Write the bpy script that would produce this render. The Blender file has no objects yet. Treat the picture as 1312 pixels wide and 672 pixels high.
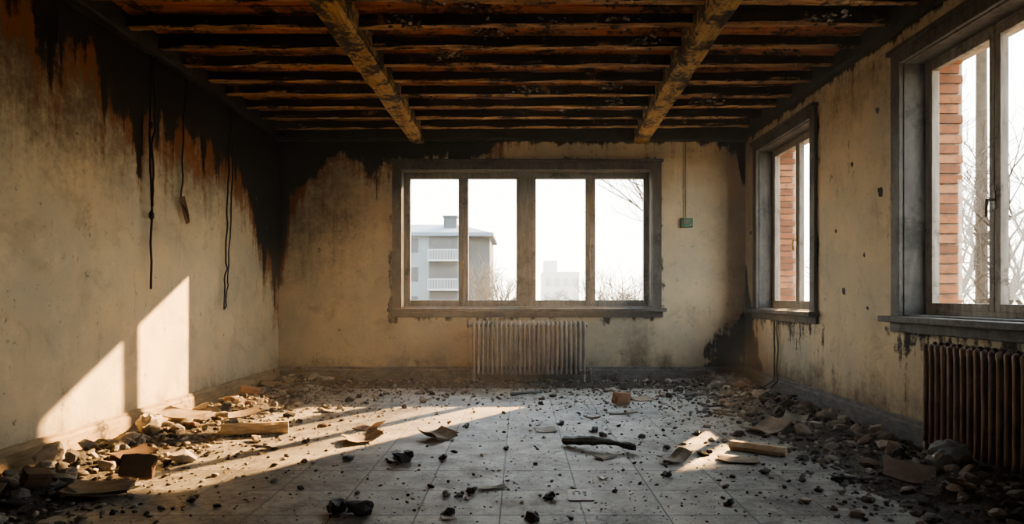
import bpy, bmesh, math, random
import numpy as np
from mathutils import Vector, Matrix, noise, Euler
random.seed(7); rng = np.random.default_rng(7)
C = bpy.context.scene.collection
XL, XR, YB, YF = -3.09, 2.89, 8.4, -1.6
HW = 3.36

# ---------------------------------------------------------------- helpers
class MB:
    def __init__(s): s.v=[]; s.f=[]; s.m=[]; s.c=[]
    def add(s, vs, fs, mi=0, col=None):
        o=len(s.v); s.v.extend([tuple(v) for v in vs])
        s.f.extend([tuple(o+i for i in f) for f in fs]); s.m.extend([mi]*len(fs))
        s.c.extend([col if col else (1,1,1)]*len(vs))
    def box(s, a, b, mi=0, mat=None, col=None):
        x0,x1=sorted((a[0],b[0])); y0,y1=sorted((a[1],b[1])); z0,z1=sorted((a[2],b[2]))
        vs=[Vector(p) for p in [(x0,y0,z0),(x1,y0,z0),(x1,y1,z0),(x0,y1,z0),(x0,y0,z1),(x1,y0,z1),(x1,y1,z1),(x0,y1,z1)]]
        if mat: vs=[mat@v for v in vs]
        s.add(vs,[(0,3,2,1),(4,5,6,7),(0,1,5,4),(1,2,6,5),(2,3,7,6),(3,0,4,7)],mi,col)
    def tube(s, pts, rad, n=8, mi=0, col=None, cap=True):
        pts=[Vector(p) for p in pts]
        if not hasattr(rad,'__len__'): rad=[rad]*len(pts)
        rings=[]; prev=None
        for i,p in enumerate(pts):
            t=(pts[min(i+1,len(pts)-1)]-pts[max(i-1,0)])
            if t.length<1e-9: t=Vector((0,0,1))
            t.normalize()
            if prev is None:
                a=Vector((0,0,1)) if abs(t.z)<.9 else Vector((1,0,0)); nx=t.cross(a).normalized()
            else:
                nx=prev-t*prev.dot(t)
                nx = nx.normalized() if nx.length>1e-6 else t.orthogonal().normalized()
            prev=nx; ny=t.cross(nx)
            rings.append([p+rad[i]*(math.cos(2*math.pi*k/n)*nx+math.sin(2*math.pi*k/n)*ny) for k in range(n)])
        vs=[v for r in rings for v in r]; fs=[]
        for i in range(len(pts)-1):
            for k in range(n):
                fs.append((i*n+k,i*n+(k+1)%n,(i+1)*n+(k+1)%n,(i+1)*n+k))
        if cap: fs.append(tuple(range(n-1,-1,-1))); fs.append(tuple((len(pts)-1)*n+k for k in range(n)))
        s.add(vs,fs,mi,col)
    def obj(s, name, mats, parent=None, smooth=False, bevel=0, recalc=True, loc=None):
        me=bpy.data.meshes.new(name); me.from_pydata(s.v,[],s.f); 
        for m in mats: me.materials.append(m)
        me.polygons.foreach_set('material_index', s.m)
        if smooth: me.polygons.foreach_set('use_smooth',[True]*len(me.polygons))
        at=me.color_attributes.new('col','FLOAT_COLOR','POINT')
        at.data.foreach_set('color',[x for c in s.c for x in (c[0],c[1],c[2],1)])
        if recalc:
            bm=bmesh.new(); bm.from_mesh(me); bmesh.ops.recalc_face_normals(bm,faces=bm.faces); bm.to_mesh(me); bm.free()
        me.update(); o=bpy.data.objects.new(name,me); C.objects.link(o)
        if loc: 
            me.transform(Matrix.Translation(-Vector(loc))); o.location=loc
        if parent: o.parent=parent
        if bevel:
            b=o.modifiers.new('b','BEVEL'); b.width=bevel; b.segments=2; b.limit_method='ANGLE'
        return o
def empty(name, loc=(0,0,0)):
    e=bpy.data.objects.new(name,None); C.objects.link(e); e.empty_display_size=.1; return e

# ---------------------------------------------------------------- materials
class NT:
    def __init__(s,name):
        s.m=bpy.data.materials.new(name); s.m.use_nodes=True; s.t=s.m.node_tree; s.t.nodes.clear()
        s.out=s.n('ShaderNodeOutputMaterial'); s.co=s.n('ShaderNodeTexCoord')
    def n(s,t,**k):
        nd=s.t.nodes.new(t)
        for a,b in k.items(): setattr(nd,a,b)
        return nd
    def l(s,a,b): s.t.links.new(a,b)
    def noise(s,scale,detail=6,rough=.6,vec=None,stretch=None,dist=0):
        n=s.n('ShaderNodeTexNoise'); n.inputs['Scale'].default_value=scale; n.inputs['Detail'].default_value=detail
        n.inputs['Roughness'].default_value=rough; n.inputs['Distortion'].default_value=dist
        v=vec or s.co.outputs['Object']
        if stretch:
            mp=s.n('ShaderNodeMapping'); mp.inputs['Scale'].default_value=stretch; s.l(v,mp.inputs['Vector']); v=mp.outputs['Vector']
        s.l(v,n.inputs['Vector']); return n.outputs['Fac']
    def math(s,op,a,b=None,clamp=False):
        n=s.n('ShaderNodeMath',operation=op,use_clamp=clamp)
        for i,x in enumerate((a,b)):
            if x is None: continue
            if isinstance(x,(int,float)): n.inputs[i].default_value=x
            else: s.l(x,n.inputs[i])
        return n.outputs[0]
    def ramp(s,fac,a,b):
        n=s.n('ShaderNodeMapRange',clamp=True,interpolation_type='SMOOTHSTEP')
        s.l(fac,n.inputs[0]); n.inputs[1].default_value=a; n.inputs[2].default_value=b; return n.outputs[0]
    def mix(s,fac,a,b,mode='MIX'):
        n=s.n('ShaderNodeMix',data_type='RGBA',blend_type=mode)
        for i,x in ((0,fac),(6,a),(7,b)):
            if isinstance(x,(int,float)): n.inputs[i].default_value=x
            elif isinstance(x,tuple): n.inputs[i].default_value=(*x,1)
            else: s.l(x,n.inputs[i])
        return n.outputs[2]
    def finish(s,col,rough=.8,bump=None,bstr=.3,bdist=.01,metal=0,spec=.3):
        p=s.n('ShaderNodeBsdfPrincipled')
        if isinstance(col,tuple): p.inputs['Base Color'].default_value=(*col,1)
        else: s.l(col,p.inputs['Base Color'])
        if isinstance(rough,(int,float)): p.inputs['Roughness'].default_value=rough
        else: s.l(rough,p.inputs['Roughness'])
        p.inputs['Metallic'].default_value=metal; p.inputs['Specular IOR Level'].default_value=spec
        if bump is not None:
            b=s.n('ShaderNodeBump'); b.inputs['Strength'].default_value=bstr; b.inputs['Distance'].default_value=bdist
            s.l(bump,b.inputs['Height']); s.l(b.outputs[0],p.inputs['Normal'])
        s.l(p.outputs[0],s.out.inputs['Surface']); return s.m

def mat_plaster():
    t=NT('plaster_burnt')
    a=t.n('ShaderNodeAttribute',attribute_name='masks'); sep=t.n('ShaderNodeSeparateColor'); t.l(a.outputs['Color'],sep.inputs[0])
    R,G,B=sep.outputs[0],sep.outputs[1],sep.outputs[2]
    n1=t.noise(1.0,8,.65); n2=t.noise(5,8,.7); n3=t.noise(26,6,.7); ns=t.noise(2.2,6,.65,stretch=(6,6,.7)); n5=t.noise(8,5,.65); n6=t.noise(2.6,9,.72,dist=.6)
    base=t.mix(t.ramp(n1,.35,.65),(.61,.51,.345),(.44,.41,.32))
    base=t.mix(t.math('MULTIPLY',t.ramp(n2,.5,.72),.5),base,(.69,.61,.45))
    base=t.mix(t.math('MULTIPLY',t.ramp(n6,.50,.68),.50),base,(.29,.24,.165))
    base=t.mix(t.math('MULTIPLY',t.ramp(ns,.58,.78),.28),base,(.25,.20,.13))
    base=t.mix(t.math('MULTIPLY',t.ramp(n3,.60,.72),.45),base,(.19,.16,.11))
    base=t.mix(t.math('MULTIPLY',t.ramp(n5,.66,.72),.75),base,(.12,.10,.07))
    def m(ch,amp,lo,hi,sa=.9):
        x=t.math('ADD',ch,t.math('MULTIPLY',t.math('SUBTRACT',n2,.5),amp))
        x=t.math('ADD',x,t.math('MULTIPLY',t.math('SUBTRACT',ns,.5),amp*sa))
        x=t.math('ADD',x,t.math('MULTIPLY',t.math('SUBTRACT',n3,.5),amp*.6))
        return t.ramp(x,lo,hi)
    c=t.mix(m(B,.9,.1,1.0,.5),base,(.085,.060,.036))
    c=t.mix(m(G,1.1,.33,.93,1.3),c,(.20,.070,.016))
    c=t.mix(m(R,1.4,.32,.72,1.3),c,(.009,.007,.006))
    bump=t.math('ADD',t.math('MULTIPLY',n2,.6),t.math('MULTIPLY',n3,.5))
    return t.finish(c,.85,bump,.5,.014)
M_wall=mat_plaster()

def mat_floor():
    t=NT('floor_tiles_dirty')
    br=t.n('ShaderNodeTexBrick'); br.offset=0; br.inputs['Scale'].default_value=1
    br.inputs['Brick Width'].default_value=.42; br.inputs['Row Height'].default_value=.42
    br.inputs['Mortar Size'].default_value=.005; br.inputs['Mortar Smooth'].default_value=.3; br.inputs['Bias'].default_value=0
    br.inputs['Color1'].default_value=(.40,.375,.325,1); br.inputs['Color2'].default_value=(.28,.27,.24,1); br.inputs['Mortar'].default_value=(.06,.055,.05,1)
    mp=t.n('ShaderNodeMapping'); mp.inputs['Location'].default_value=(.1,.07,0); t.l(t.co.outputs['Object'],mp.inputs[0]); t.l(mp.outputs[0],br.inputs['Vector'])
    n1=t.noise(.9,8,.7); n2=t.noise(4.5,10,.75); n3=t.noise(20,8,.8); n4=t.noise(70,4,.75)
    c=t.mix(t.math('MULTIPLY',t.ramp(n2,.38,.64),.6),br.outputs['Color'],(.16,.148,.125))
    d=t.math('ADD',t.math('MULTIPLY',n1,.6),t.math('MULTIPLY',n3,.42))
    c=t.mix(t.math('MULTIPLY',t.ramp(d,.485,.61),.8),c,(.05,.045,.04))
    c=t.mix(t.math('MULTIPLY',t.ramp(n4,.57,.65),.75),c,(.03,.027,.024))
    c=t.mix(t.math('MULTIPLY',t.ramp(n3,.60,.70),.5),c,(.42,.38,.31))
    r=t.n('ShaderNodeMapRange'); t.l(n2,r.inputs[0]); r.inputs[1].default_value=.3; r.inputs[2].default_value=.7; r.inputs[3].default_value=.36; r.inputs[4].default_value=.7
    bump=t.math('ADD',t.math('MULTIPLY',br.outputs['Fac'],-.8),t.math('ADD',t.math('MULTIPLY',n3,.7),t.math('MULTIPLY',n4,.3)))
    return t.finish(c,r.outputs[0],bump,.65,.014,spec=.45)
M_floor=mat_floor()

def mat_wood(name,c1,c2,char,stretch,charlo=.45,charhi=.6,scale=3,rough=.8,bstr=.5,pale=None,under=None):
    t=NT(name); g=t.noise(scale*3,8,.7,stretch=stretch); n=t.noise(scale,8,.7); n3=t.noise(22,6,.75)
    c=t.mix(t.ramp(g,.38,.62),c1,c2)
    k=t.math('ADD',t.math('MULTIPLY',n,.6),t.math('MULTIPLY',n3,.4))
    if pale: c=t.mix(t.math('MULTIPLY',t.ramp(t.noise(scale*2.3,6,.75,stretch=stretch),.56,.66),.8),c,pale)
    if under:   # more char colour on sides and tops than on downward faces
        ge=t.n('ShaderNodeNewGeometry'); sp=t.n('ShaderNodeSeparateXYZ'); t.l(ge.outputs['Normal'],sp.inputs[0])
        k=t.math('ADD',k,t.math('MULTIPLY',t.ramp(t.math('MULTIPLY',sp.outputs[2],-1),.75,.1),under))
    c=t.mix(t.ramp(k,charlo,charhi),c,char)
    return t.finish(c,rough,t.math('ADD',t.math('MULTIPLY',g,.6),t.math('MULTIPLY',n3,.6)),bstr,.02)
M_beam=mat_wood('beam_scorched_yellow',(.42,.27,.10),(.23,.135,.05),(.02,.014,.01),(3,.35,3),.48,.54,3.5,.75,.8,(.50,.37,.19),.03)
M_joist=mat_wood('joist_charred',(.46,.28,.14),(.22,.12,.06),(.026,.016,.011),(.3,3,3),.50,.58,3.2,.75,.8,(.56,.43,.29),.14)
M_board=mat_wood('ceiling_board_burnt',(.48,.17,.075),(.24,.09,.045),(.022,.014,.011),(.3,4,4),.49,.57,2.4,.8,.8,(.46,.32,.22))
M_char=mat_wood('charred_wood',(.035,.028,.024),(.018,.015,.013),(.006,.005,.005),(1,1,1),.5,.6,4,.55,.8)
M_casing=mat_wood('window_casing_sooty',(.098,.090,.082),(.058,.053,.049),(.014,.013,.012),(2,2,.5),.47,.63,3,.6,.35)
M_sash=mat_wood('sash_weathered',(.28,.25,.215),(.18,.155,.13),(.06,.045,.035),(3,3,.4),.5,.65,3,.55,.3)
M_sashb=mat_wood('sash_dark',(.22,.215,.205),(.14,.135,.13),(.05,.046,.043),(3,3,.4),.5,.65,3,.42,.3)
M_bbL=mat_wood('baseboard_cream_dirty',(.36,.28,.18),(.25,.19,.12),(.05,.04,.03),(3,.4,3),.52,.64,3)
M_bbG=mat_wood('baseboard_grey_dirty',(.19,.19,.185),(.12,.12,.12),(.03,.027,.025),(1,1,3),.5,.64,3)
M_tan=mat_wood('raw_timber',(.50,.40,.27),(.36,.27,.17),(.18,.12,.07),(.5,4,4),.52,.68,3)
def mat_simple(name,c1,c2,rough=.8,scale=12,metal=0,bstr=.3,spec=.3):
    t=NT(name); n=t.noise(scale,6,.7); n2=t.noise(scale*5,4,.7)
    return t.finish(t.mix(t.ramp(n,.35,.68),c1,c2),rough,t.math('ADD',n,n2),bstr,.006,metal,spec)
M_card=mat_simple('cardboard_dusty',(.28,.22,.16),(.15,.12,.09),.9,9)
M_cardg=mat_simple('card_grey',(.34,.31,.26),(.18,.16,.135),.9,9)
M_brown=mat_simple('cardboard_brown',(.17,.11,.07),(.10,.065,.045),.9,9)
M_stone=mat_simple('plaster_chunk',(.42,.38,.32),(.20,.185,.165),.9,9,0,.8)
M_coal=mat_simple('charcoal',(.012,.011,.011),(.03,.028,.027),.45,14,0,1,.5)
M_cable=mat_simple('cable_black',(.012,.011,.010),(.03,.024,.02),.6,20)
M_radB=mat_simple('radiator_paint_grey',(.28,.27,.25),(.16,.15,.14),.38,6,.3,.3,.5)
M_radR=mat_simple('radiator_rusty',(.19,.105,.065),(.095,.056,.038),.42,7,.3,.4,.5)
M_brass=mat_simple('handle_brass',(.45,.32,.13),(.25,.17,.08),.35,20,.8,.1)
M_iron=mat_simple('handle_iron',(.06,.055,.05),(.1,.09,.08),.4,20,.7,.1)
M_green=mat_simple('plastic_green',(.06,.19,.12),(.035,.12,.08),.5,20)
M_paper=mat_simple('paper_white',(.85,.84,.81),(.74,.73,.70),.9,20,0,.1)
M_black=mat_simple('attic_void_dark',(.012,.009,.007),(.03,.018,.012),.95,4)

def mat_attr(name,rough=.9):
    t=NT(name); a=t.n('ShaderNodeAttribute',attribute_name='col'); n=t.noise(35,6,.7)
    c=t.mix(t.ramp(n,.3,.7),a.outputs['Color'],(.6,.57,.53),'MULTIPLY')
    return t.finish(c,rough,n,.6,.01)
M_rub=mat_attr('rubble_mixed')
def mat_dirt():
    t=NT('rubble_dirt'); n=t.noise(14,8,.75); n2=t.noise(60,5,.7)
    c=t.mix(t.ramp(n,.35,.65),(.075,.066,.056),(.18,.158,.13)); c=t.mix(t.ramp(n2,.48,.60),c,(.03,.026,.022))
    return t.finish(c,.95,t.math('ADD',n,n2),1,.03)
M_dirt=mat_dirt()
def mat_brick():
    t=NT('brick_red'); a=t.n('ShaderNodeAttribute',attribute_name='col'); n=t.noise(12,6,.7)
    return t.finish(t.mix(t.math('MULTIPLY',t.ramp(n,.42,.7),.75),a.outputs['Color'],(.11,.06,.04)),.9,n,.5,.01)
M_brick=mat_brick()
M_mortar=mat_simple('wall_masonry',(.36,.30,.24),(.24,.19,.15),.95,8)
def mat_glass():
    t=NT('window_glass'); tr=t.n('ShaderNodeBsdfTransparent'); tr.inputs[0].default_value=(.96,.97,.96,1)
    gl=t.n('ShaderNodeBsdfGlossy'); gl.inputs['Roughness'].default_value=.02
    mx=t.n('ShaderNodeMixShader'); mx.inputs[0].default_value=.05
    t.l(tr.outputs[0],mx.inputs[1]); t.l(gl.outputs[0],mx.inputs[2]); t.l(mx.outputs[0],t.out.inputs['Surface']); return t.m
M_glass=mat_glass()
def mat_bag():
    t=NT('clear_plastic_bag'); tr=t.n('ShaderNodeBsdfTransparent'); tr.inputs[0].default_value=(.75,.8,.8,1)
    p=t.n('ShaderNodeBsdfPrincipled'); p.inputs['Base Color'].default_value=(.34,.39,.41,1); p.inputs['Roughness'].default_value=.12
    mx=t.n('ShaderNodeMixShader'); mx.inputs[0].default_value=.6
    t.l(tr.outputs[0],mx.inputs[1]); t.l(p.outputs[0],mx.inputs[2]); t.l(mx.outputs[0],t.out.inputs['Surface']); return t.m
M_bag=mat_bag()

# ---------------------------------------------------------------- soot masks
def sm(a,b,x):
    t=max(0,min(1,(x-a)/(b-a))) if b!=a else 0
    return t*t*(3-2*t)
def nz(x,y,z=0): return noise.noise(Vector((x,y,z)))
def fbm(x,y,z=0): return .6*nz(x,y,z)+.3*nz(2.1*x,2.1*y,z+5)+.15*nz(4.3*x,4.3*y,z+9)
def interp(x,pts): return float(np.interp(x,[p[0] for p in pts],[p[1] for p in pts]))
LB=[(-2,3.5),(3.6,3.3),(4.2,3.16),(4.6,3.04),(5.0,2.90),(5.5,2.74),(6.2,2.74),(6.8,2.70),(7.3,2.55),(7.7,2.25),(8.0,1.8),(8.25,1.4),(8.4,1.1)]
def m_left(y,z):
    zb=interp(y,LB)+.30*fbm(y*2.0,z*1.2,3)
    st=max(0,nz(y*5.5,1.3)+.1)*.85+max(0,nz(y*13,7.7))*.6
    R=sm(zb-.25-st,zb+.15-st*.6,z)
    G=sm(zb-.85-st,zb-.10,z)*.9
    B=sm(.50,.0,z+.2*fbm(y*2,z*2,8))*.5+.80*sm(1.4,2.8,z+.25*fbm(y,z,31))+.08
    return R,G,min(1,B)
BB=[(-3.09,1.35),(-3.0,1.75),(-2.93,2.45),(-2.7,2.62),(-2.5,2.78),(-2.3,2.95),(-2.1,2.86),(-1.9,2.76),(-1.6,2.84),(-1.2,2.88),(-.8,2.84),(-.5,2.96),(-.2,3.09),(2.5,3.12),(2.75,3.0),(2.89,2.5)]
def m_back(x,z):
    zb=interp(x,BB)+.14*fbm(x*3,z*3,2)
    st=max(0,nz(x*8,4.4))*.2
    R=sm(zb-.12-st,zb+.08,z)
    G=sm(zb-.5-st,zb,z)*.75*(1 if x<-.2 else .6)+.4*sm(-2.6,-3.09,x)*sm(.8,2,z)
    dx=max(-1.63-x,x-1.79,0); dz=max(.83-z,z-2.83,0); d=math.hypot(dx,dz)
    R=max(R,sm(.10,-.02,d+.14*fbm(x*4,z*4,6))*(.6 if x<0 else .5)*(1.3 if z>2.8 and x<-.2 else 1))
    b=(x-2.0)/.9-(z-.1)/1.0+.35*fbm(x*3,z*3,11)
    R=max(R,sm(.0,.35,b)); 
    B=sm(.45,.1,z+.25*fbm(x*2,z*2,12))*.4+.5*sm(1.2,.3,z)*sm(.35,0,abs(x-1.6)+.3*fbm(x*5,z,2))+.10
    B=max(B,sm(2.3,2.9,x+.3*fbm(x*2,z*2,5))*.6*sm(1.8,.5,z))
    B=max(B,.60*sm(-1.0,-2.6,x+.3*fbm(x,z,41))*sm(.3,2.4,z))
    return R,G,min(1,B)
def m_right(y,z):
    zb=3.12-.1*max(0,nz(y*5,2)); R=sm(zb-.1,zb+.06,z)
    for (y0,y1) in ((6.36,8.04),(3.37,5.05)):
        dx=max(y0-y,y-y1,0); dz=max(.83-z,z-2.97,0); d=math.hypot(dx,dz)
        R=max(R,sm(.10,-.04,d+.12*fbm(y*4,z*4,6))*.7)
        if z<.85: R=max(R,.5*sm(.45,0,(.85-z)+.35*fbm(y*6,z,3)+.25*dx*4))
    R=max(R,sm(0,.4,(y-7.7)/.6-(z-.1)/1.4+.3*fbm(y*3,z*3,1)))
    for (hy,hz,r) in ((5.25,1.94,.04),(5.7,2.25,.024),(6.0,1.7,.024),(5.5,1.45,.02),(5.85,1.15,.024),(5.3,2.6,.024),(5.45,1.0,.02),(8.2,1.9,.03)):  # dark of small wall holes, painted into the mask as flat spots
        R=max(R,sm(r*1.3,r*.5,math.hypot(y-hy,z-hz)*(1+.5*nz(y*40,z*40)))*1.3)
    G=sm(2.5,3.1,z)*.35+.25*sm(.3,0,abs(y-8.3))
    B=sm(.65,.1,z+.25*fbm(y*2,z*2,12))*.6+.12+.35*sm(2.2,3.0,z)
    return R,G,min(1,B)
def m_none(u,v): return 0,0,.3

def make_wall(name, P, u0,u1, openings, mfun, thick=.45, res=.026, fine=True):
    """P(u,v,w) maps wall coords to world; w=0 is the room face, w>0 goes outward."""
    def lines(a,b,cuts):
        cs=sorted(set([a,b]+[c for c in cuts if a<c<b])); out=[]
        for i in range(len(cs)-1):
            n=max(1,int(round((cs[i+1]-cs[i])/(res if fine else .5))))
            out+= [cs[i]+(cs[i+1]-cs[i])*k/n for k in range(n)]
        return out+[cs[-1]]
    us=lines(u0,u1,[c for o in openings for c in o[:2]]); vs=lines(0,HW,[c for o in openings for c in o[2:]])
    verts=[];masks=[]
    for u in us:
        for v in vs:
            verts.append(P(u,v,-.006*fbm(u*.9,v*.9,4) if fine else 0)); masks.append(mfun(u,v))
    nv=len(vs); faces=[]
    def inside(u,v): return any(o[0]<u<o[1] and o[2]<v<o[3] for o in openings)
    for i in range(len(us)-1):
        for j in range(nv-1):
            if inside((us[i]+us[i+1])/2,(vs[j]+vs[j+1])/2): continue
            faces.append((i*nv+j,(i+1)*nv+j,(i+1)*nv+j+1,i*nv+j+1))
    mi=[0]*len(faces)
    def core(a,b,c,d):
        ws=.02; o=len(verts)
        for (u,v,w) in [(a,c,ws),(b,c,ws),(b,d,ws),(a,d,ws),(a,c,thick),(b,c,thick),(b,d,thick),(a,d,thick)]:
            verts.append(P(u,v,w)); masks.append((0,0,0))
        for f in [(0,3,2,1),(4,5,6,7),(0,1,5,4),(1,2,6,5),(2,3,7,6),(3,0,4,7)]:
            faces.append(tuple(o+k for k in f)); mi.append(1)
    cur=u0-.4
    for o in sorted(openings):
        core(cur,o[0],-.3,HW+.4); core(o[0],o[1],-.3,o[2]); core(o[0],o[1],o[3],HW+.4); cur=o[1]
    core(cur,u1+.4,-.3,HW+.4)
    me=bpy.data.meshes.new(name); me.from_pydata([tuple(v) for v in verts],[],faces)
    me.materials.append(M_wall); me.materials.append(M_mortar); me.polygons.foreach_set('material_index',mi)
    at=me.color_attributes.new('masks','FLOAT_COLOR','POINT'); at.data.foreach_set('color',[x for m in masks for x in (m[0],m[1],m[2],1)])
    me.update(); ob=bpy.data.objects.new(name,me); C.objects.link(ob); return ob
Pb=lambda u,v,w:(u,YB+w,v)
Pl=lambda u,v,w:(XL-w,u,v)
Pr=lambda u,v,w:(XR+w,u,v)
Pf=lambda u,v,w:(u,YF-w,v)
OB=(-1.52,1.70,.95,2.73)
OR=[(3.47,4.95,.95,2.87),(6.46,7.94,.95,2.87)]
OR2=OR
make_wall('wall_back',Pb,XL,XR,[OB],m_back)
make_wall('wall_left',Pl,YF,YB,[],m_left)
make_wall('wall_right',Pr,YF,YB,OR2,m_right)
make_wall('wall_front',Pf,XL,XR,[],m_none,fine=False)

# floor
b=MB(); b.add([(XL-.02,YF-.02,0),(XR+.02,YF-.02,0),(XR+.02,YB+.02,0),(XL-.02,YB+.02,0)],[(0,1,2,3)]); 
b.box((XL-.4,YF-.4,-.3),(XR+.4,YB+.4,-.02)); b.obj('floor',[M_floor],recalc=False)

# ---------------------------------------------------------------- baseboards
def base(name,P,u0,u1,mat,h=.2):
    b=MB(); n=int((u1-u0)/.15)
    prof=[(0,0),(-.03,0),(-.03,h*.78),(-.018,h*.86),(-.018,h*.97),(-.008,h),(0.0,h)]
    vs=[];fs=[]
    for i in range(n+1):
        u=u0+(u1-u0)*i/n
        for (w,v) in prof: vs.append(P(u,v+(.004*nz(u*3,v*9) if v>0 else 0),w-(.004*nz(u*2,v*5) if w<0 else 0)))
    k=len(prof)
    for i in range(n):
        for j in range(k-1): fs.append((i*k+j,(i+1)*k+j,(i+1)*k+j+1,i*k+j+1))
    b.add(vs,fs); return b.obj(name,[mat])
base('baseboard_left',Pl,YF,YB,M_bbL,.19); base('baseboard_right',Pr,YF,YB,M_bbG,.2)
base('baseboard_back',Pb,XL,XR,M_bbG,.2); base('baseboard_front',Pf,XL,XR,M_bbG,.2)

# ---------------------------------------------------------------- windows
def window(name,P,op,panes,recess=.14,sash=M_sash,handles=(),casing=.105,apron=True,sill_out=.11):
    e=empty(name); u0,u1,v0,v1=op
    def bx(b,a,c): 
        ps=[P(a[0],a[1],a[2]),P(c[0],c[1],c[2])]; b.box(ps[0],ps[1])
    b=MB(); cw=casing; t=.035
    bx(b,(u0-cw,v0,-t),(u0+.012,v1+cw,.0)); bx(b,(u1-.012,v0,-t),(u1+cw,v1+cw,.0)); bx(b,(u0+.012,v1-.012,-t),(u1-.012,v1+cw,0))
    bx(b,(u0-cw-.02,v1+cw-.025,-t-.03),(u1+cw+.02,v1+cw+.01,0))
    r=recess+.01
    bx(b,(u0,v0,-.001),(u0+.02,v1,r)); bx(b,(u1-.02,v0,-.001),(u1,v1,r)); bx(b,(u0+.02,v1-.02,-.001),(u1-.02,v1,r))
    b.obj('casing',[M_casing],e,bevel=.004)
    b=MB(); bx(b,(u0-cw-.05,v0-.045,-sill_out),(u1+cw+.05,v0,0)); bx(b,(u0,v0-.02,0),(u1,v0+.012,r+.02))
    if apron: bx(b,(u0-cw-.02,v0-.12,-.03),(u1+cw+.02,v0-.045,0))
    b.obj('sill',[M_casing],e,bevel=.006)
    b=MB(); w0,w1=recess-.01,recess+.07
    bx(b,(u0+.015,v0+.01,w0),(u0+.055,v1-.015,w1)); bx(b,(u1-.055,v0+.01,w0),(u1-.015,v1-.015,w1))
    bx(b,(u0+.055,v0+.01,w0),(u1-.055,v0+.05,w1)); bx(b,(u0+.055,v1-.055,w0),(u1-.055,v1-.015,w1))
    for i in range(len(panes)-1):
        g0=panes[i][1]+.05; g1=panes[i+1][0]-.05
        if g1-g0>.02: bx(b,(g0,v0+.05,w0-.015),(g1,v1-.055,w1))
    b.obj('frame',[sash],e,bevel=.004)
    for i,(a,c) in enumerate(panes):
        b=MB(); s=.052; w0,w1=recess+.0,recess+.045; p0,p1=v0+.10,v1-.10
        a0=max(a-s,u0+.045); c1=min(c+s,u1-.045)
        if i>0 and panes[i][0]-panes[i-1][1]<.2: a0=(a+panes[i-1][1])/2+.0015
        if i<len(panes)-1 and panes[i+1][0]-c<.2: c1=(c+panes[i+1][0])/2-.0015
        bx(b,(a0,v0+.045,w0-.012),(a,v1-.05,w1)); bx(b,(c,v0+.045,w0-.012),(c1,v1-.05,w1))
        bx(b,(a,v0+.045,w0-.012),(c,p0,w1)); bx(b,(a,p1,w0-.012),(c,v1-.05,w1))
        b.obj('sash_%d'%(i+1),[sash],e,bevel=.005)
        b=MB(); bx(b,(a-.005,p0-.005,w0+.018),(c+.005,p1+.005,w0+.022)); b.obj('glass_%d'%(i+1),[M_glass],e)
    for j,(hu,hv,mt,sgn) in enumerate(handles):
        b=MB(); w=recess-.012
        bx(b,(hu-.013,hv-.06,w-.008),(hu+.013,hv+.06,w)); 
        b.tube([P(hu,hv,w),P(hu,hv,w-.045)],.009,8)
        b.tube([P(hu,hv+.005,w-.045),P(hu+sgn*.005,hv-.04,w-.05),P(hu+sgn*.01,hv-.11,w-.045)],[.011,.009,.008],8)
        b.obj('handle_%d'%(j+1),[mt],e)
    return e
window('window_1',Pb,OB,[(-1.425,-.80),(-.67,-.045),(.21,.855),(.985,1.61)],.15,M_sashb,[(-.735,1.56,M_brass,-1),(.92,1.56,M_iron,1)],casing=.11)
for i,o in enumerate([OR2[1],OR2[0]]):
    m=(o[0]+o[1])/2
    window('window_%d'%(i+2),Pr,o,[(o[0]+.10,m-.05),(m+.05,o[1]-.10)],.17,M_sash,[(m,1.72,M_iron if i else M_brass,1)],casing=.10)

# brick jambs outside the right-hand windows (toothed courses)
for i,o in enumerate(OR2):
    b=MB(); z=.9; k=0
    while z<2.95:
        for side,yy in ((1,o[1]),(-1,o[0])):
            pr=random.uniform(0,.004)
            xe=XR+.40+(.0 if k%2 else .022)+random.uniform(0,.012)
            c=random.choice([(.30,.125,.055),(.24,.095,.045),(.34,.16,.08),(.19,.08,.04)])
            if side>0: b.box((XR+.235,yy-.035-pr,z),(xe,yy+.12,z+.058),col=c)
            else: b.box((XR+.235,yy-.12,z),(xe,yy+.02,z+.058),col=c)
            if side>0: b.box((XR+.24,yy-.02,z+.058),(xe-.02,yy+.12,z+.075),col=(.20,.16,.13))
        z+=.075; k+=1
    b.obj('brick_jamb',[M_brick])

# ---------------------------------------------------------------- ceiling
def rough_beam(b,p0,p1,w,h,seed,mi=0,amp=.012,seg=.08):
    p0=Vector(p0);p1=Vector(p1); d=(p1-p0); L=d.length; d.normalize(); side=d.cross(Vector((0,0,1))).normalized(); up=Vector((0,0,1))
    n=max(2,int(L/seg)); prof=[]
    for (a,c) in [(-.5,-.40),(-.40,-.5),(-.15,-.5),(.15,-.5),(.40,-.5),(.5,-.40),(.5,-.1),(.5,.5),(-.5,.5),(-.5,-.1)]: prof.append((a*w,c*h))
    k=len(prof); vs=[];fs=[]
    for i in range(n+1):
        c=p0+d*(L*i/n)
        for j,(a,q) in enumerate(prof):
            s=i*seg
            a2=a+amp*nz(s*2.2,j*1.7,seed)+amp*.7*nz(s*7,j*3,seed+3); q2=q+amp*1.2*nz(s*2.2+50,j*1.7,seed)+amp*.7*nz(s*7,j*3.3,seed+8)
            vs.append(c+side*a2+up*q2)
    for i in range(n):
        for j in range(k): fs.append((i*k+j,i*k+(j+1)%k,(i+1)*k+(j+1)%k,(i+1)*k+j))
    fs.append(tuple(range(k))); fs.append(tuple(n*k+j for j in range(k)))
    b.add(vs,fs,mi)
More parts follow.
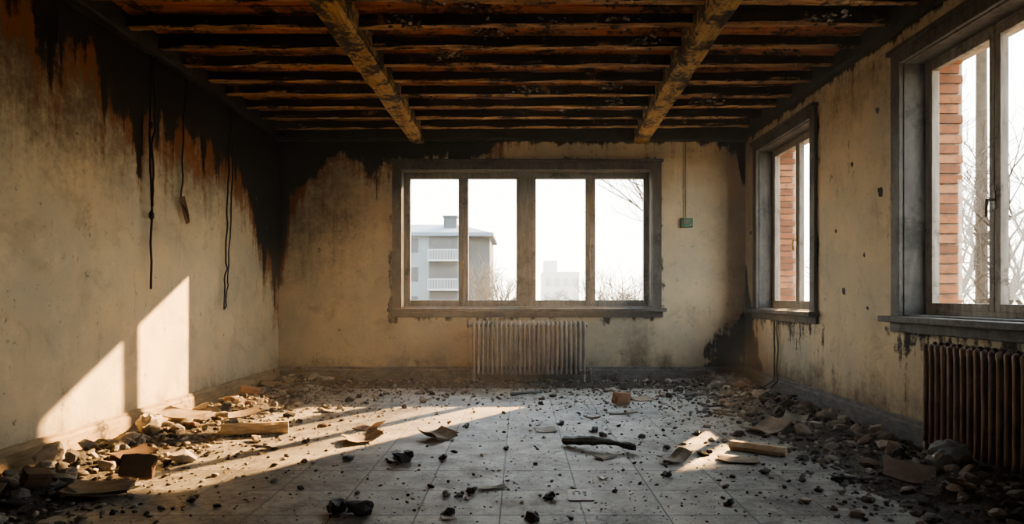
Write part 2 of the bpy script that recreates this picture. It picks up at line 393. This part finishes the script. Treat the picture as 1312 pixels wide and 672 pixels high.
for (x0,x1) in ((-1.36,-1.30),(1.14,1.55)):
    b=MB(); rough_beam(b,(x0,YF,3.175),(x1,YB-.005,3.175),.20,.23,x1*7,amp=.011); b.obj('ceiling_beam',[M_beam])
ys=[8.02-.43*i for i in range(23)]
for i,y in enumerate(ys):
    if y<YF+.1: continue
    b=MB(); dy=random.uniform(-.03,.03); dz=random.uniform(-.012,.012)
    rough_beam(b,(XL,y+dy,3.205+dz),(XR,y-dy,3.205-dz),.075,.085,i*3.1,amp=.012); b.obj('ceiling_joist',[M_joist])
b=MB(); rough_beam(b,(XL,YB-.06,3.20),(XR,YB-.06,3.20),.12,.24,50); b.obj('trim_1',[M_char])
b=MB(); rough_beam(b,(XR-.05,YF,3.19),(XR-.05,YB,3.19),.10,.18,60); b.obj('trim_2',[M_char])
b=MB(); rough_beam(b,(XL+.05,YF,3.19),(XL+.05,YB,3.19),.10,.18,70); b.obj('trim_3',[M_char])
b=MB(); b.box((XL-.1,YF-.1,3.36),(XR+.1,YB+.1,3.44),1)  # near-black slab, painted as the dark void behind missing boards
y=YF+.05
while y<YB-.1:
    w=random.uniform(.07,.13)
    for (a,c) in ((XL,-1.31),(-1.31,1.4),(1.4,XR)):
        if random.random()<.13: continue
        tl=random.uniform(-.25,.08); z=3.255+random.uniform(0,.025); sag=random.uniform(-.02,.02)
        M=Matrix.Translation(((a+c)/2,y+w/2,z))@Euler((tl,sag*.5,random.uniform(-.008,.008))).to_matrix().to_4x4()
        b.box((-(c-a)/2,-w/2,-.008),((c-a)/2,w/2,.008),0,M)
    y+=w+random.uniform(.006,.03)
b.obj('ceiling',[M_board,M_black])
ico={}
for s in (1,2,3):
    bm=bmesh.new(); bmesh.ops.create_icosphere(bm,subdivisions=s,radius=1); bm.verts.ensure_lookup_table()
    ico[s]=(np.array([v.co[:] for v in bm.verts]),[tuple(v.index for v in f.verts) for f in bm.faces]); bm.free()
def rock(b,loc,r,s=1,flat=.75,mi=0,col=None,elong=1.3,cuts=5):
    V,F=ico[s]; V=V.copy(); V*= (1+rng.uniform(-.16,.16,(len(V),1)))
    for _ in range(cuts):
        n=rng.normal(size=3); n/=np.linalg.norm(n); d=V@n; lim=rng.uniform(.55,.85); ex=np.maximum(d-lim,0); V-=ex[:,None]*n
    V*= np.array([elong*rng.uniform(.8,1.2),rng.uniform(.7,1.1),flat*rng.uniform(.7,1.2)])
    R=np.array(Euler((rng.uniform(-.5,.5),rng.uniform(-.5,.5),rng.uniform(0,6.28))).to_matrix())
    V=V@R.T*r+np.array(loc)
    b.add(V.tolist(),F,mi,col)
b=MB()
spots=[(-.9,4.95),(-.1,5.9),(.1,6.6),(.7,4.6),(1.0,5.9),(1.0,5.4),(-.2,5.2),(.5,7.3),(-.9,6.8),(2.2,5.6),(-2.2,5.5),(-2.3,6.7),(.9,6.5),(2.0,7.0),(-.6,4.6),(2.3,4.9),(.3,5.0),(-.6,5.7),(1.0,7.0),(.75,5.0),(-.3,4.7)]
for (x,y) in spots:
    for k in range(random.randint(30,60)):
        g=random.uniform(.15,.55) if random.random()<.35 else random.uniform(.02,.08)
        rock(b,(x+random.gauss(0,.08),y+random.gauss(0,.045),3.215-abs(random.gauss(0,.03))),random.uniform(.010,.026),1,.4,0,(g,g*.93,g*.85))
b.obj('burnt_plaster_scraps',[M_rub])

# ---------------------------------------------------------------- radiators
def radiator(name,P,u0,u1,z0,z1,mat,pitch=.056,gap=.06,depth=.15,valve=True):
    """P maps (u,v,w) ; w negative = into room"""
    e=empty(name); n=int(round((u1-u0)/pitch)); b=MB()
    ws=[-gap-.022,-gap-depth/2,-gap-depth+.022]
    for i in range(n):
        u=u0+pitch*(i+.5)
        for j,w in enumerate(ws):
            r=.0185 if j!=1 else .016
            zt=z1-.012*(j!=1)
            b.tube([P(u,z0+.02,w),P(u,z0+.035,w),P(u,z0+.08,w),P(u,(z0+z1)/2,w),P(u,zt-.07,w),P(u,zt-.02,w),P(u,zt,w)],[r*.5,r*1.2,r,r*.95,r,r*1.2,r*.55],8)
        for zc in (z0+.06,z1-.06):
            b.tube([P(u,zc,ws[0]+.01),P(u,zc,ws[1]),P(u,zc,ws[2]-.01)],[.02,.024,.02],8)
    for zc in (z0+.06,z1-.06):
        b.tube([P(u0-.005,zc,ws[1]),P(u1+.005,zc,ws[1])],.022,10)
        for uu in (u0,u1): 
            s=-1 if uu==u0 else 1
            b.tube([P(uu,zc,ws[1]),P(uu+s*.02,zc,ws[1])],.028,6)
    o=b.obj('sections',[mat],e,smooth=True)
    b=MB()
    for uu in (u0+pitch*.5,u1-pitch*.5):
        for w in (ws[0],ws[2]):
            b.tube([P(uu,z0+.06,w),P(uu,.03,w),P(uu,0,w)],[.017,.014,.022],8)
    b.obj('legs',[mat],e,smooth=True)
    if valve:
        b=MB(); w=ws[1]
        b.tube([P(u0-.02,z1-.06,w),P(u0-.05,z1-.06,w)],.014,8); b.tube([P(u0-.05,z1+.0,w),P(u0-.05,z1-.09,w)],.018,8)
        b.tube([P(u0-.05,z1-.09,w),P(u0-.05,.0,w)],.009,8)
        b.tube([P(u1+.02,z0+.06,w),P(u1+.05,z0+.06,w),P(u1+.06,z0+.05,w),P(u1+.06,0,w)],.011,8)
        b.tube([P(u1+.05,z0+.1,w),P(u1+.05,z0+.03,w)],.018,8)
        b.obj('pipes',[mat],e,smooth=True)
    return e
radiator('cast_iron_radiator',Pb,-.60,.83,.10,.80,M_radB,.0572,gap=.09,depth=.17)
radiator('rusty_radiator',Pr,3.05,4.39,.11,.80,M_radR,.0609,gap=.05,depth=.16,valve=False)

# ---------------------------------------------------------------- cables
def wig(p,q,n,amp,seed,sag=0):
    p=Vector(p);q=Vector(q); out=[]
    for i in range(n+1):
        t=i/n; v=p.lerp(q,t); v+=Vector((0,amp*nz(t*4,seed)+amp*.4*nz(t*11,seed+2),0)); v.x+=abs(amp*.25*nz(t*5,seed+7)); out.append(v)
    return out
xc=XL+.03
b=MB(); b.tube(wig((xc,5.43,3.12),(xc+.01,5.42,1.16),26,.03,1),.009,6); b.tube(wig((xc+.015,5.47,3.12),(xc+.02,5.43,1.85),20,.06,2),.008,6)
for q in (2.52,1.78,1.76): b.tube([(xc+.01,5.43,q+.03),(xc+.01,5.43,q),(xc+.01,5.43,q-.03)],[.008,.024,.008],8)
b.obj('hanging_cable',[M_cable],smooth=True)
b=MB(); b.tube(wig((xc,6.02,3.12),(xc+.01,5.90,2.0),18,.05,3),.007,6); b.tube([(xc+.01,5.9,2.0),(xc+.02,5.94,1.93),(xc+.02,6.0,1.87)],.006,6)
b.obj('hanging_cable',[M_cable],smooth=True)
b=MB(); b.add([(xc,5.88,1.99),(xc+.03,5.93,2.01),(xc+.02,6.04,1.78),(xc,6.01,1.76),(xc+.02,5.88,1.95),(xc+.05,5.95,1.88)],[(0,1,2,3),(0,4,5,1),(1,5,2),(0,3,4),(4,3,2,5)])
b.obj('torn_cardboard_tag',[M_brown])
b=MB(); b.tube(wig((xc,6.95,3.12),(xc+.01,6.80,1.45),24,.05,5)+wig((xc+.01,6.80,1.45),(xc+.02,6.74,.96),8,.06,12),.008,6)
b.tube(wig((xc,7.05,3.12),(xc+.01,6.84,1.25),24,.05,6)+wig((xc+.01,6.84,1.25),(xc+.02,6.76,.97),8,.04,13),.007,6)
b.obj('hanging_cable',[M_cable],smooth=True)
b=MB(); b.tube(wig((xc,4.35,3.15),(xc,4.34,2.78),10,.03,9),.005,6); b.obj('hanging_cable',[M_cable],smooth=True)
b=MB(); b.tube([(-1.83+.02*nz(i*.5,3),YB-.025,2.78-.05*i) for i in range(10)],.006,6); b.tube([(-1.86+.01*nz(i*.5,8),YB-.02,2.75-.05*i) for i in range(5)],.004,6)
b.obj('hanging_cable',[M_cable],smooth=True)
b=MB(); b.tube([(2.12+.004*nz(i*.7,5),YB-.02,3.10-.11*i) for i in range(10)],.005,6); b.obj('pull_cord',[M_cable],smooth=True)
e=empty('wall_thermostat'); b=MB(); b.box((2.06,YB-.035,1.98),(2.21,YB,2.1)); b.obj('body',[M_green],e,bevel=.008)
b=MB(); b.box((2.085,YB-.04,2.03),(2.15,YB-.035,2.08)); b.box((2.17,YB-.042,2.0),(2.19,YB-.035,2.02)); b.obj('display',[M_cardg],e)
b=MB()
for s in (0,1):
    b.tube([(XR-.03-.01*s,7.28+.06*s+.05*nz(i*.4,s*9+1),.84-.085*i) for i in range(9)]+[(XR-.12,7.3+.2*s,.05),(XR-.25,7.2+.3*s,.03)],.009,6)
b.obj('radiator_pipe_cable',[M_cable],smooth=True)

# ---------------------------------------------------------------- rubble
def mound(x,y):
    dl=x-XL; dr=XR-x; db=YB-y
    h=.11*math.exp(-((dl-.34)/.30)**2)*(.75+.6*nz(y*1.3,1))*(1 if y<7 else .7)+.12*math.exp(-((dr-.38)/.34)**2)*(.8+.6*nz(y*1.5,4))+.04*math.exp(-((db-.25)/.3)**2)
    return h
def hfun(x,y): return mound(x,y)*(1+.35*nz(x*7,y*7))+.012*nz(x*16,y*16)-.012
b=MB(); step=.05; nx=int((XR-XL)/step); ny=int((YB-YF)/step); idx={}; vs=[];fs=[]
for i in range(nx+1):
    for j in range(ny+1):
        x=XL+.035+i*(XR-XL-.07)/nx; y=YF+.035+j*(YB-YF-.07)/ny; vs.append((x,y,hfun(x,y)))
for i in range(nx):
    for j in range(ny):
        q=(i*(ny+1)+j,(i+1)*(ny+1)+j,(i+1)*(ny+1)+j+1,i*(ny+1)+j+1)
        if max(vs[k][2] for k in q)>.0: fs.append(q)
b.add(vs,fs,1,(.2,.16,.12))
pal=[(.40,.37,.32),(.30,.27,.235),(.22,.20,.175),(.12,.108,.095),(.05,.046,.042),(.30,.265,.22),(.50,.47,.42),(.17,.11,.08),(.17,.165,.155),(.03,.028,.026),(.26,.25,.24),(.08,.075,.07)]
def wgt(x,y):
    return math.exp(-abs(x-XL-.34)/.40)+math.exp(-abs(XR-x-.36)/.44)*1.1+.6*math.exp(-max(0,YB-y-.1)/.7)
cnt=0
while cnt<9500:
    x=random.uniform(XL+.08,XR-.08); y=random.uniform(2.2,YB-.06)
    if random.random()>min(1,wgt(x,y)+.010): continue
    w=min(1,wgt(x,y)); r=min(.08,random.lognormvariate(math.log(.0125),.58)*(.7+.7*w))
    if y>7.6: r*=.8
    r=min(r,(x-XL)*.22,(XR-x)*.22,(YB-y)*.5,.03+.06*w)
    c=random.choice(pal); 
    rock(b,(x,y,max(0,hfun(x,y))+r*.35),r,2 if r>.03 else 1,.7,0,c); cnt+=1
b.obj('rubble_pile',[M_rub,M_dirt],recalc=False)
b=MB()
for _ in range(8000):
    x=random.uniform(XL+.3,XR-.3); y=2.4+(YB-2.5)*random.random()
    if fbm(x*.9,y*.9,20)+random.uniform(-.35,.35)<-.03: continue
    if abs(x-.33)<.09 and abs(y-3.61)<.12: continue
    r=min(.013,random.lognormvariate(math.log(.0038),.5))
    c=random.choice([(.05,.045,.04)]*3+[(.2,.17,.13),(.36,.32,.26),(.1,.085,.07),(.28,.25,.2)])
    rock(b,(x,y,r*.3+max(0,hfun(x,y))),r,1,.5,0,c,cuts=1)
b.obj('ash_grit',[M_rub],recalc=False)

def single_rock(name,loc,r,mat,s=3,flat=.8,cuts=9):
    b=MB(); rock(b,(loc[0],loc[1],loc[2]+r*.55),r,s,flat,cuts=cuts); return b.obj(name,[mat],loc=loc)
for p,r in [((-2.83,5.0,.06),.12),((-2.85,4.0,.08),.10),((-2.22,4.33,0),.075),((-2.6,3.75,.04),.07),((-2.75,4.6,.06),.07),((-2.93,4.45,.06),.05),((2.5,4.9,.05),.07),((2.3,5.3,.02),.06),((2.65,5.6,.06),.06),((2.45,4.35,.05),.06),((-2.85,5.9,.06),.06),((2.55,6.4,.06),.06)]:
    single_rock('plaster_chunk',p,r,M_stone)
for p,r in [((-.78,4.36,0),.065),((-.93,3.33,0),.055),((-.80,3.30,0),.06),((.06,3.22,0),.035),((.16,3.55,0),.03),((-.52,4.42,0),.03),((-.27,3.66,0),.03),((-.33,3.6,0),.02),((-1.15,4.4,0),.03),((.6,5.3,0),.035),((.9,4.0,0),.03),((1.9,3.9,0),.04),((-1.6,4.9,0),.03),((-.45,5.5,0),.03),((.35,5.6,0),.03),((1.4,5.2,0),.03),((-1.75,3.5,0),.03),((1.1,3.45,0),.025),((-.1,4.7,0),.02),((1.75,6.2,0),.04),((-.36,3.28,0),.035)]:
    b=MB()
    rock(b,(p[0],p[1],r*.5),r,2,.75,cuts=7); rock(b,(p[0]+r*.5,p[1]+r*.2,r*.75),r*.6,2,.9,cuts=6); rock(b,(p[0]-r*.8,p[1]+r*.3,r*.25),r*.4,1,.7,cuts=4)
    b.obj('charcoal_lump',[M_coal],loc=p)

def sheet(name,loc,w,d,rz,mat,curl=.02,tilt=(0,0),thick=.004,fold=0,irr=.12,layers=1):
    b=MB(); n=8
    for L in range(layers):
        vs=[];fs=[]
        sd=random.uniform(0,99); off=random.uniform(-.1,.1)*L
        def outline(u,v):
            x=(u-.5)*w*(1+irr*nz(v*3,sd)); y=(v-.5)*d*(1+irr*nz(u*3,sd+5)); 
            z=curl*(((u-.5)*2)**2*.7+.5*nz(u*2,v*2,sd)+.35)+fold*max(0,u-.6)*2+.012*L+.003
            return Vector((x+off*w,y+off*d,z))
        for s in (0,1):
            for i in range(n+1):
                for j in range(n+1):
                    p=outline(i/n,j/n); p.z+=thick*s; vs.append(p)
        N=(n+1)*(n+1)
        for i in range(n):
            for j in range(n):
                q=(i*(n+1)+j,(i+1)*(n+1)+j,(i+1)*(n+1)+j+1,i*(n+1)+j+1); fs.append(q[::-1]); fs.append(tuple(N+k for k in q))
        edge=[i*(n+1) for i in range(n+1)]+[n*(n+1)+j for j in range(1,n+1)]+[i*(n+1)+n for i in range(n-1,-1,-1)]+[j for j in range(n-1,0,-1)]
        for a,c in zip(edge,edge[1:]+edge[:1]): fs.append((a,c,N+c,N+a))
        b.add(vs,fs)
    M=Euler((tilt[0],tilt[1],rz)).to_matrix()
    b.v=[tuple(M@Vector(v)) for v in b.v]; mz=min(v[2] for v in b.v)
    b.v=[(v[0]+loc[0],v[1]+loc[1],v[2]-mz+loc[2]+.001) for v in b.v]
    return b.obj(name,[mat],loc=loc)
CB='cardboard_scrap'
sheet(CB,(-1.19,4.99,0),.26,.24,.5,M_card,.03,fold=.04,layers=2)
sheet(CB,(-1.25,5.42,0),.22,.16,-.4,M_brown,.02,fold=.06)
sheet(CB,(-.64,5.05,0),.22,.22,.8,M_card,.03,(.1,.15),.006,.04,layers=2)
sheet(CB,(-2.32,3.62,0.02),.32,.24,.3,M_card,.02,(0,.05),.008,layers=2)
sheet(CB,(-2.72,5.4,.09),.34,.24,.1,M_card,.02,(.1,.15),.008,layers=2)
sheet(CB,(-2.45,5.75,.05),.3,.2,.6,M_card,.02,(.1,-.1),.008)
sheet(CB,(-2.85,7.7,.06),.34,.2,.2,M_card,.02,(.1,0),.008)
sheet(CB,(-2.6,7.35,.03),.3,.16,-.2,M_card,.02,(0,0),.02)
sheet(CB,(2.0,5.32,.0),.30,.26,.4,M_card,.04,(.0,-.05),.006,.05,layers=2)
sheet(CB,(2.27,5.40,.06),.18,.2,-.5,M_cardg,.03,(.2,.1),.006)
sheet(CB,(1.45,4.36,0),.25,.16,-.25,M_card,.015,thick=.01)
sheet(CB,(1.03,4.36,0),.20,.14,.5,M_cardg,.03,fold=.05)
sheet(CB,(2.22,3.75,.05),.26,.2,-.5,M_brown,.02,(.35,.1),.012)
sheet(CB,(2.36,3.45,.06),.2,.16,.5,M_brown,.02,(.1,.3),.012)
sheet(CB,(1.28,7.0,0),.24,.3,.3,M_card,.02)
sheet(CB,(.95,6.1,0),.3,.05,.1,M_brown,.02); sheet(CB,(.65,5.9,0),.16,.04,-.3,M_brown,.02)
sheet(CB,(-2.8,3.3,.09),.3,.2,.3,M_card,.02,(.1,.2),.01)
sheet(CB,(-2.5,4.25,.06),.22,.18,1.0,M_brown,.02,(.1,-.1),.008)
sheet('grey_paper_scrap',(.21,5.37,0),.17,.19,.1,M_cardg,.012)
sheet('grey_paper_scrap',(.58,4.46,0),.14,.1,.6,M_cardg,.015)
sheet('grey_paper_scrap',(-.16,3.74,0),.17,.05,.3,M_cardg,.01)
sheet('grey_paper_scrap',(.5,3.95,0),.05,.05,.3,M_paper,.01)
sheet('grey_paper_scrap',(-.355,3.25,0),.07,.06,.3,M_paper,.005)
# printed paper note lying on the floor
e=empty('paper_note'); b=MB()
b.add([(.262,3.515,.004),(.400,3.520,.004),(.398,3.705,.006),(.266,3.700,.008),(.262,3.515,.006),(.400,3.520,.006),(.398,3.705,.008),(.266,3.700,.010)],[(0,3,2,1),(4,5,6,7),(0,1,5,4),(1,2,6,5),(2,3,7,6),(3,0,4,7)]); b.obj('sheet',[M_paper],e)
b=MB()
for (a,c,w,h) in [(-.030,.03,.010,.05),(-.014,.055,.022,.010),(.0,.03,.008,.05),(.03,.04,.020,.010),(.03,.0,.010,.05)]: b.box((.33+a-w/2,3.61+c-h/2,.0085),(.33+a+w/2,3.61+c+h/2,.0112))
b.obj('print',[M_coal],e)
def brokenbox(name,loc,s,rz,mat,tilt=(0,0),bev=.01):
    bm=bmesh.new(); bmesh.ops.create_cube(bm,size=1); bmesh.ops.subdivide_edges(bm,edges=bm.edges,cuts=4,use_grid_fill=True)
    sd=random.uniform(0,50)
    for v in bm.verts:
        k=v.co.copy(); nn=Vector((nz(k.x*2.5,k.y*2.5,k.z*2.5+sd),nz(k.y*2.5,k.z*2.5,sd+9),nz(k.z*2.5,k.x*2.5,sd+20)))
        corner=(abs(k.x)>.45)+(abs(k.y)>.45)+(abs(k.z)>.45)
        v.co=k*(1-.05*(corner>=2))+nn*.10
        v.co=Vector((v.co.x*s[0],v.co.y*s[1],v.co.z*s[2]))
    bm.transform(Euler((tilt[0],tilt[1],rz)).to_matrix().to_4x4()); mz=min(v.co.z for v in bm.verts)
    bm.transform(Matrix.Translation((0,0,-mz)))
    me=bpy.data.meshes.new(name); bm.to_mesh(me); bm.free(); me.materials.append(mat); o=bpy.data.objects.new(name,me); C.objects.link(o); o.location=loc; return o
M_brfr=mat_simple('brick_fragment_orange',(.36,.20,.11),(.22,.125,.08),.9,9)
brokenbox('brick_fragment',(1.03,6.65,0),(.17,.10,.12),.5,M_brfr,(0,.1))
brokenbox('brick_fragment',(-2.24,3.85,.02),(.18,.05,.14),.3,M_brown,(-.5,.1))
brokenbox('brick_fragment',(-2.78,6.75,.04),(.2,.12,.1),.6,M_brfr,(.2,.2))
brokenbox('brick_fragment',(-2.62,3.55,.06),(.12,.1,.08),.9,M_brown,(.2,.2))
def timber(name,p,q,r,mat,n=12,flat=.7,bend=.0,amp=.12,seed=0,tap=1.):
    p=Vector(p);q=Vector(q); N=14; b=MB(); pts=[];rad=[]
    for i in range(N+1):
        t=i/N; v=p.lerp(q,t); v.z+=bend*math.sin(math.pi*t); side=(q-p).normalized().cross(Vector((0,0,1))); v+=side*bend*.8*math.sin(math.pi*t*1.5)+side*r*.3*nz(t*4,seed)
        pts.append(v); rad.append(r*(1+amp*nz(t*6,seed+4))*(1+(tap-1)*t))
    b.tube(pts,rad,n); 
    zc=p.z; b.v=[(x+amp*r*.5*nz(x*30,y*30,z*30),y,zc+(z-zc)*flat) for (x,y,z) in b.v]; mz=min(v[2] for v in b.v)
    b.v=[(x,y,z-mz+.001) for (x,y,z) in b.v]
    return b.obj(name,[mat],smooth=False)
timber('wooden_post_piece',(-2.33,5.14,.05),(-1.86,5.27,.05),.055,M_tan,10,.9,0,.06,1)
timber('wooden_post_piece',(1.52,4.72,.05),(1.83,4.5,.05),.05,M_tan,6,.7,0,.08,3)
timber('charred_branch',(.34,4.84,.03),(.80,4.58,.03),.04,M_coal,9,.9,.03,.9,5,.5)
timber('charred_branch',(-.1,7.2,.03),(.25,7.35,.03),.025,M_coal,8,.8,.01,.5,8,.6)
b=MB(); V,F=ico[3]; V=V.copy()
for i in range(len(V)):
    v=V[i]; k=1+.28*nz(v[0]*2.2,v[1]*2.2,v[2]*2.2)+.16*abs(nz(v[0]*6,v[1]*6,v[2]*6+4)); V[i]=v*k
V*=np.array([.11,.09,.09]); V[:,2]-=V[:,2].min(); V+=np.array([2.48,3.78,.08]); b.add(V.tolist(),F); b.obj('plastic_bag',[M_bag],smooth=False)
for k in range(30):
    L=random.choice([(-2.9,-1.7),(1.7,2.75)]); x=random.uniform(*L); y=random.uniform(3.4,7.6)
    ln=random.uniform(.08,.25); a=random.uniform(0,3.1); z=max(0,hfun(x,y))
    b=MB(); M=Matrix.Translation((x,y,z+.02))@Euler((random.uniform(-.2,.2),random.uniform(-.2,.2),a)).to_matrix().to_4x4()
    w=random.uniform(.01,.03)
    b.box((-ln/2,-w,-.006),(ln/2,w*.6,.006),0,M); b.box((-ln*.4,-w*.7,.004),(ln*.3,w*.3,.011),0,M); b.obj('wood_splinter',[random.choice([M_cardg,M_card,M_char,M_char,M_card])])

# ---------------------------------------------------------------- exterior
GZ=-4.5
M_ground=mat_simple('winter_grass',(.16,.14,.10),(.22,.19,.14),.95,.3)
b=MB(); b.add([(-150,-60,GZ),(150,-60,GZ),(150,260,GZ),(-150,260,GZ)],[(0,1,2,3)]); b.obj('ground',[M_ground],recalc=False)
M_bw=mat_simple('facade_render',(.12,.145,.16),(.135,.16,.175),.9,.5); M_bw2=mat_simple('facade_grey',(.055,.065,.072),(.068,.077,.085),.9,.5)
M_roof=mat_simple('roof_slate',(.10,.13,.165),(.125,.16,.195),.8,1); M_bal=mat_simple('balcony_white',(.32,.35,.37),(.28,.31,.33),.8,1); M_wd=mat_simple('facade_window_dark',(.03,.038,.046),(.042,.05,.06),.3,1)
e=empty('apartment_building'); b=MB()
b.box((-14,60,GZ),(-5.6,70,6.9)); b.box((-5.6,61.2,GZ),(-2.8,70,6.5),1); b.box((-8.3,59.95,GZ),(-5.7,60.0,6.6),1); b.obj('walls',[M_bw,M_bw2],e)
b=MB(); b.add([(-14.4,59.6,6.9),(-2.5,59.6,6.9),(-2.5,70.4,6.9),(-14.4,70.4,6.9),(-10.5,64,8.1),(-6.0,64,8.1)],[(0,1,5,4),(1,2,5),(2,3,4,5),(3,0,4),(3,2,1,0)]); b.box((-14.4,59.5,6.6),(-2.4,70.5,6.92)); b.obj('roof',[M_roof],e)
b=MB(); b.box((-7.2,62,6.9),(-6.0,63,8.7)); b.box((-7.3,61.9,8.6),(-5.9,63.1,8.75)); b.obj('chimney',[M_bw2],e)
b=MB(); g=MB()
for z in (-.9,1.75,4.4):
    b.box((-8.3,58.9,z-.12),(-5.6,60,z+.05)); b.box((-8.3,58.9,z+.85),(-5.6,58.96,z+.95))
    for k in range(19): b.box((-8.3+k*.148,58.9,z),(-8.25+k*.148,58.95,z+.9))
    g.box((-7.9,59.9,z),(-6.1,59.93,z+2.0)); g.box((-10.3,59.97,z+.7),(-9.3,60.02,z+2.0)); g.box((-12.6,59.97,z+.7),(-11.6,60.02,z+2.0)); g.box((-4.8,61.15,z+.7),(-3.8,61.22,z+1.9))
b.obj('balconies',[M_bal],e); g.obj('windows',[M_wd],e)
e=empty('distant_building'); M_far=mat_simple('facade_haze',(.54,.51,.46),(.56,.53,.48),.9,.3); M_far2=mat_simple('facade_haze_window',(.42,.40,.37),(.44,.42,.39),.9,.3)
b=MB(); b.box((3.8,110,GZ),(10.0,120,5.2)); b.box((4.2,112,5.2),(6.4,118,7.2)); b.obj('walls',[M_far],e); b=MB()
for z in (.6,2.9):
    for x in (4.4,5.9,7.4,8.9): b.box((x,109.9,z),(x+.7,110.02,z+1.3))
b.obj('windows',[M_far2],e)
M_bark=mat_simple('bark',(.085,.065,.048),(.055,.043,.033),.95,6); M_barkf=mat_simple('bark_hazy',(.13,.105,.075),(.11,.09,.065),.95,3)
def tree(b,p,d,L,r,depth,rnd,n=5,dec=(.5,.68)):
    pts=[p]; rad=[r]; q=p.copy(); dd=d.copy()
    for i in range(4):
        dd=(dd+Vector((rnd.gauss(0,.10),rnd.gauss(0,.10),rnd.gauss(.03,.06)))).normalized(); q=q+dd*L/4; pts.append(q.copy()); rad.append(r*(1-.10*(i+1)))
    b.tube(pts,rad,n,cap=False)
    if depth==0: return
    k=rnd.choice([2,3,3])
    for i in range(k):
        nd=(dd+Vector((rnd.gauss(0,.55),rnd.gauss(0,.55),rnd.gauss(.12,.3)))).normalized()
        tree(b,pts[-1] if i<2 else pts[2],nd,L*rnd.uniform(.62,.85),r*rnd.uniform(*dec),depth-1,rnd,max(3,n-1),dec)
for (x,y,s,h,r) in [(8.8,12.2,3,3.0,.2),(7.0,17.0,5,3.2,.15),(11.2,13.2,8,3.2,.2)]:
    b=MB(); tree(b,Vector((x,y,GZ)),Vector((0,0,1)),h,r,7,random.Random(s),7,(.52,.72)); b.obj('bare_tree',[M_bark],recalc=False)
b=MB()
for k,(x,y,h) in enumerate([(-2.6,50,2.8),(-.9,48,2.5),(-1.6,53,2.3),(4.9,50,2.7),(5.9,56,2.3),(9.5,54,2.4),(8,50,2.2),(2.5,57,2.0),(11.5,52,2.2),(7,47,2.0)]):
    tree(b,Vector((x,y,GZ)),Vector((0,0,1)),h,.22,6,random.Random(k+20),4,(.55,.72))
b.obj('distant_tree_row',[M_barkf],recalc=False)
# added sun blockers shaped as evergreens, keep low sun off the side windows
M_needle=mat_simple('sun_blocker_needles',(.03,.05,.02),(.05,.07,.03),.9,8)
def sun_blocker(cx,cy,z0,z1,R0,seed):
    b=MB(); rnd=random.Random(seed)
    b.tube([(cx,cy,GZ),(cx,cy,z0),(cx,cy,z1+.1)],[.16,.12,.03],8,1)
    z=z0
    while z<z1:
        R=.15+R0*(z1+.2-z)/(z1-z0); k=20
        for a in range(k):
            an=2*math.pi*a/k+rnd.uniform(-.15,.15)+z; r=R*rnd.uniform(.75,1.1); ca,sa=math.cos(an),math.sin(an); wd=.26*R+.05
            b.add([(cx,cy,z+.25),(cx+ca*r*.6-sa*wd,cy+sa*r*.6+ca*wd,z-.02),(cx+ca*r,cy+sa*r,z-.28),(cx+ca*r*.6+sa*wd,cy+sa*r*.6-ca*wd,z-.02),(cx+ca*r*.55,cy+sa*r*.55,z-.16)],[(0,1,2),(0,2,3),(0,4,1),(1,4,2),(2,4,3),(3,4,0)])
        z+=.15
    b.obj('sun_blocker_tree',[M_needle,M_bark],recalc=False)
sun_blocker(6.75,13.4,5.25,10.4,1.35,3)
sun_blocker(11.9,16.9,8.6,14,2.0,5)

# ---------------------------------------------------------------- thin smoke haze in the room
b=MB(); b.box((XL+.02,YF+.02,.001),(XR-.02,YB-.02,3.04))
t=NT('dusty_air'); vs=t.n('ShaderNodeVolumeScatter'); vs.inputs['Color'].default_value=(1,.95,.86,1); vs.inputs['Density'].default_value=.009; vs.inputs['Anisotropy'].default_value=.6
t.l(vs.outputs[0],t.out.inputs['Volume']); b.obj('dust_haze',[t.m])

# ---------------------------------------------------------------- light
w=bpy.data.worlds.new('sky'); bpy.context.scene.world=w; w.use_nodes=True; nt=w.node_tree; nt.nodes.clear()
o=nt.nodes.new('ShaderNodeOutputWorld'); bg=nt.nodes.new('ShaderNodeBackground'); tc=nt.nodes.new('ShaderNodeTexCoord'); sp=nt.nodes.new('ShaderNodeSeparateXYZ'); cr=nt.nodes.new('ShaderNodeValToRGB')
nt.links.new(tc.outputs['Generated'],sp.inputs[0]); nt.links.new(sp.outputs['Z'],cr.inputs[0]); nt.links.new(cr.outputs[0],bg.inputs[0]); nt.links.new(bg.outputs[0],o.inputs[0])
cr.color_ramp.elements[0].position=0; cr.color_ramp.elements[0].color=(1,.91,.74,1); cr.color_ramp.elements[1].position=.5; cr.color_ramp.elements[1].color=(.76,.88,1,1)
bg.inputs[1].default_value=9.5
sd=bpy.data.lights.new('sun','SUN'); sd.energy=58; sd.angle=.012; sd.color=(1,.58,.25); so=bpy.data.objects.new('sun',sd); C.objects.link(so)
so.rotation_euler=Vector((-.70,-1,-.53)).to_track_quat('-Z','Y').to_euler()

cam=bpy.data.cameras.new('camera'); co=bpy.data.objects.new('camera',cam); C.objects.link(co)
co.location=(0,0,1.1); co.rotation_euler=(math.radians(90),0,0); cam.lens=840/1312*36; cam.sensor_width=36
cam.shift_x=-(666-656)/1312; cam.shift_y=(380-336)/1312; cam.clip_end=1000
bpy.context.scene.camera=co
vs=bpy.context.scene.view_settings; vs.view_transform='AgX'; vs.look='AgX - Medium High Contrast'; vs.exposure=.15
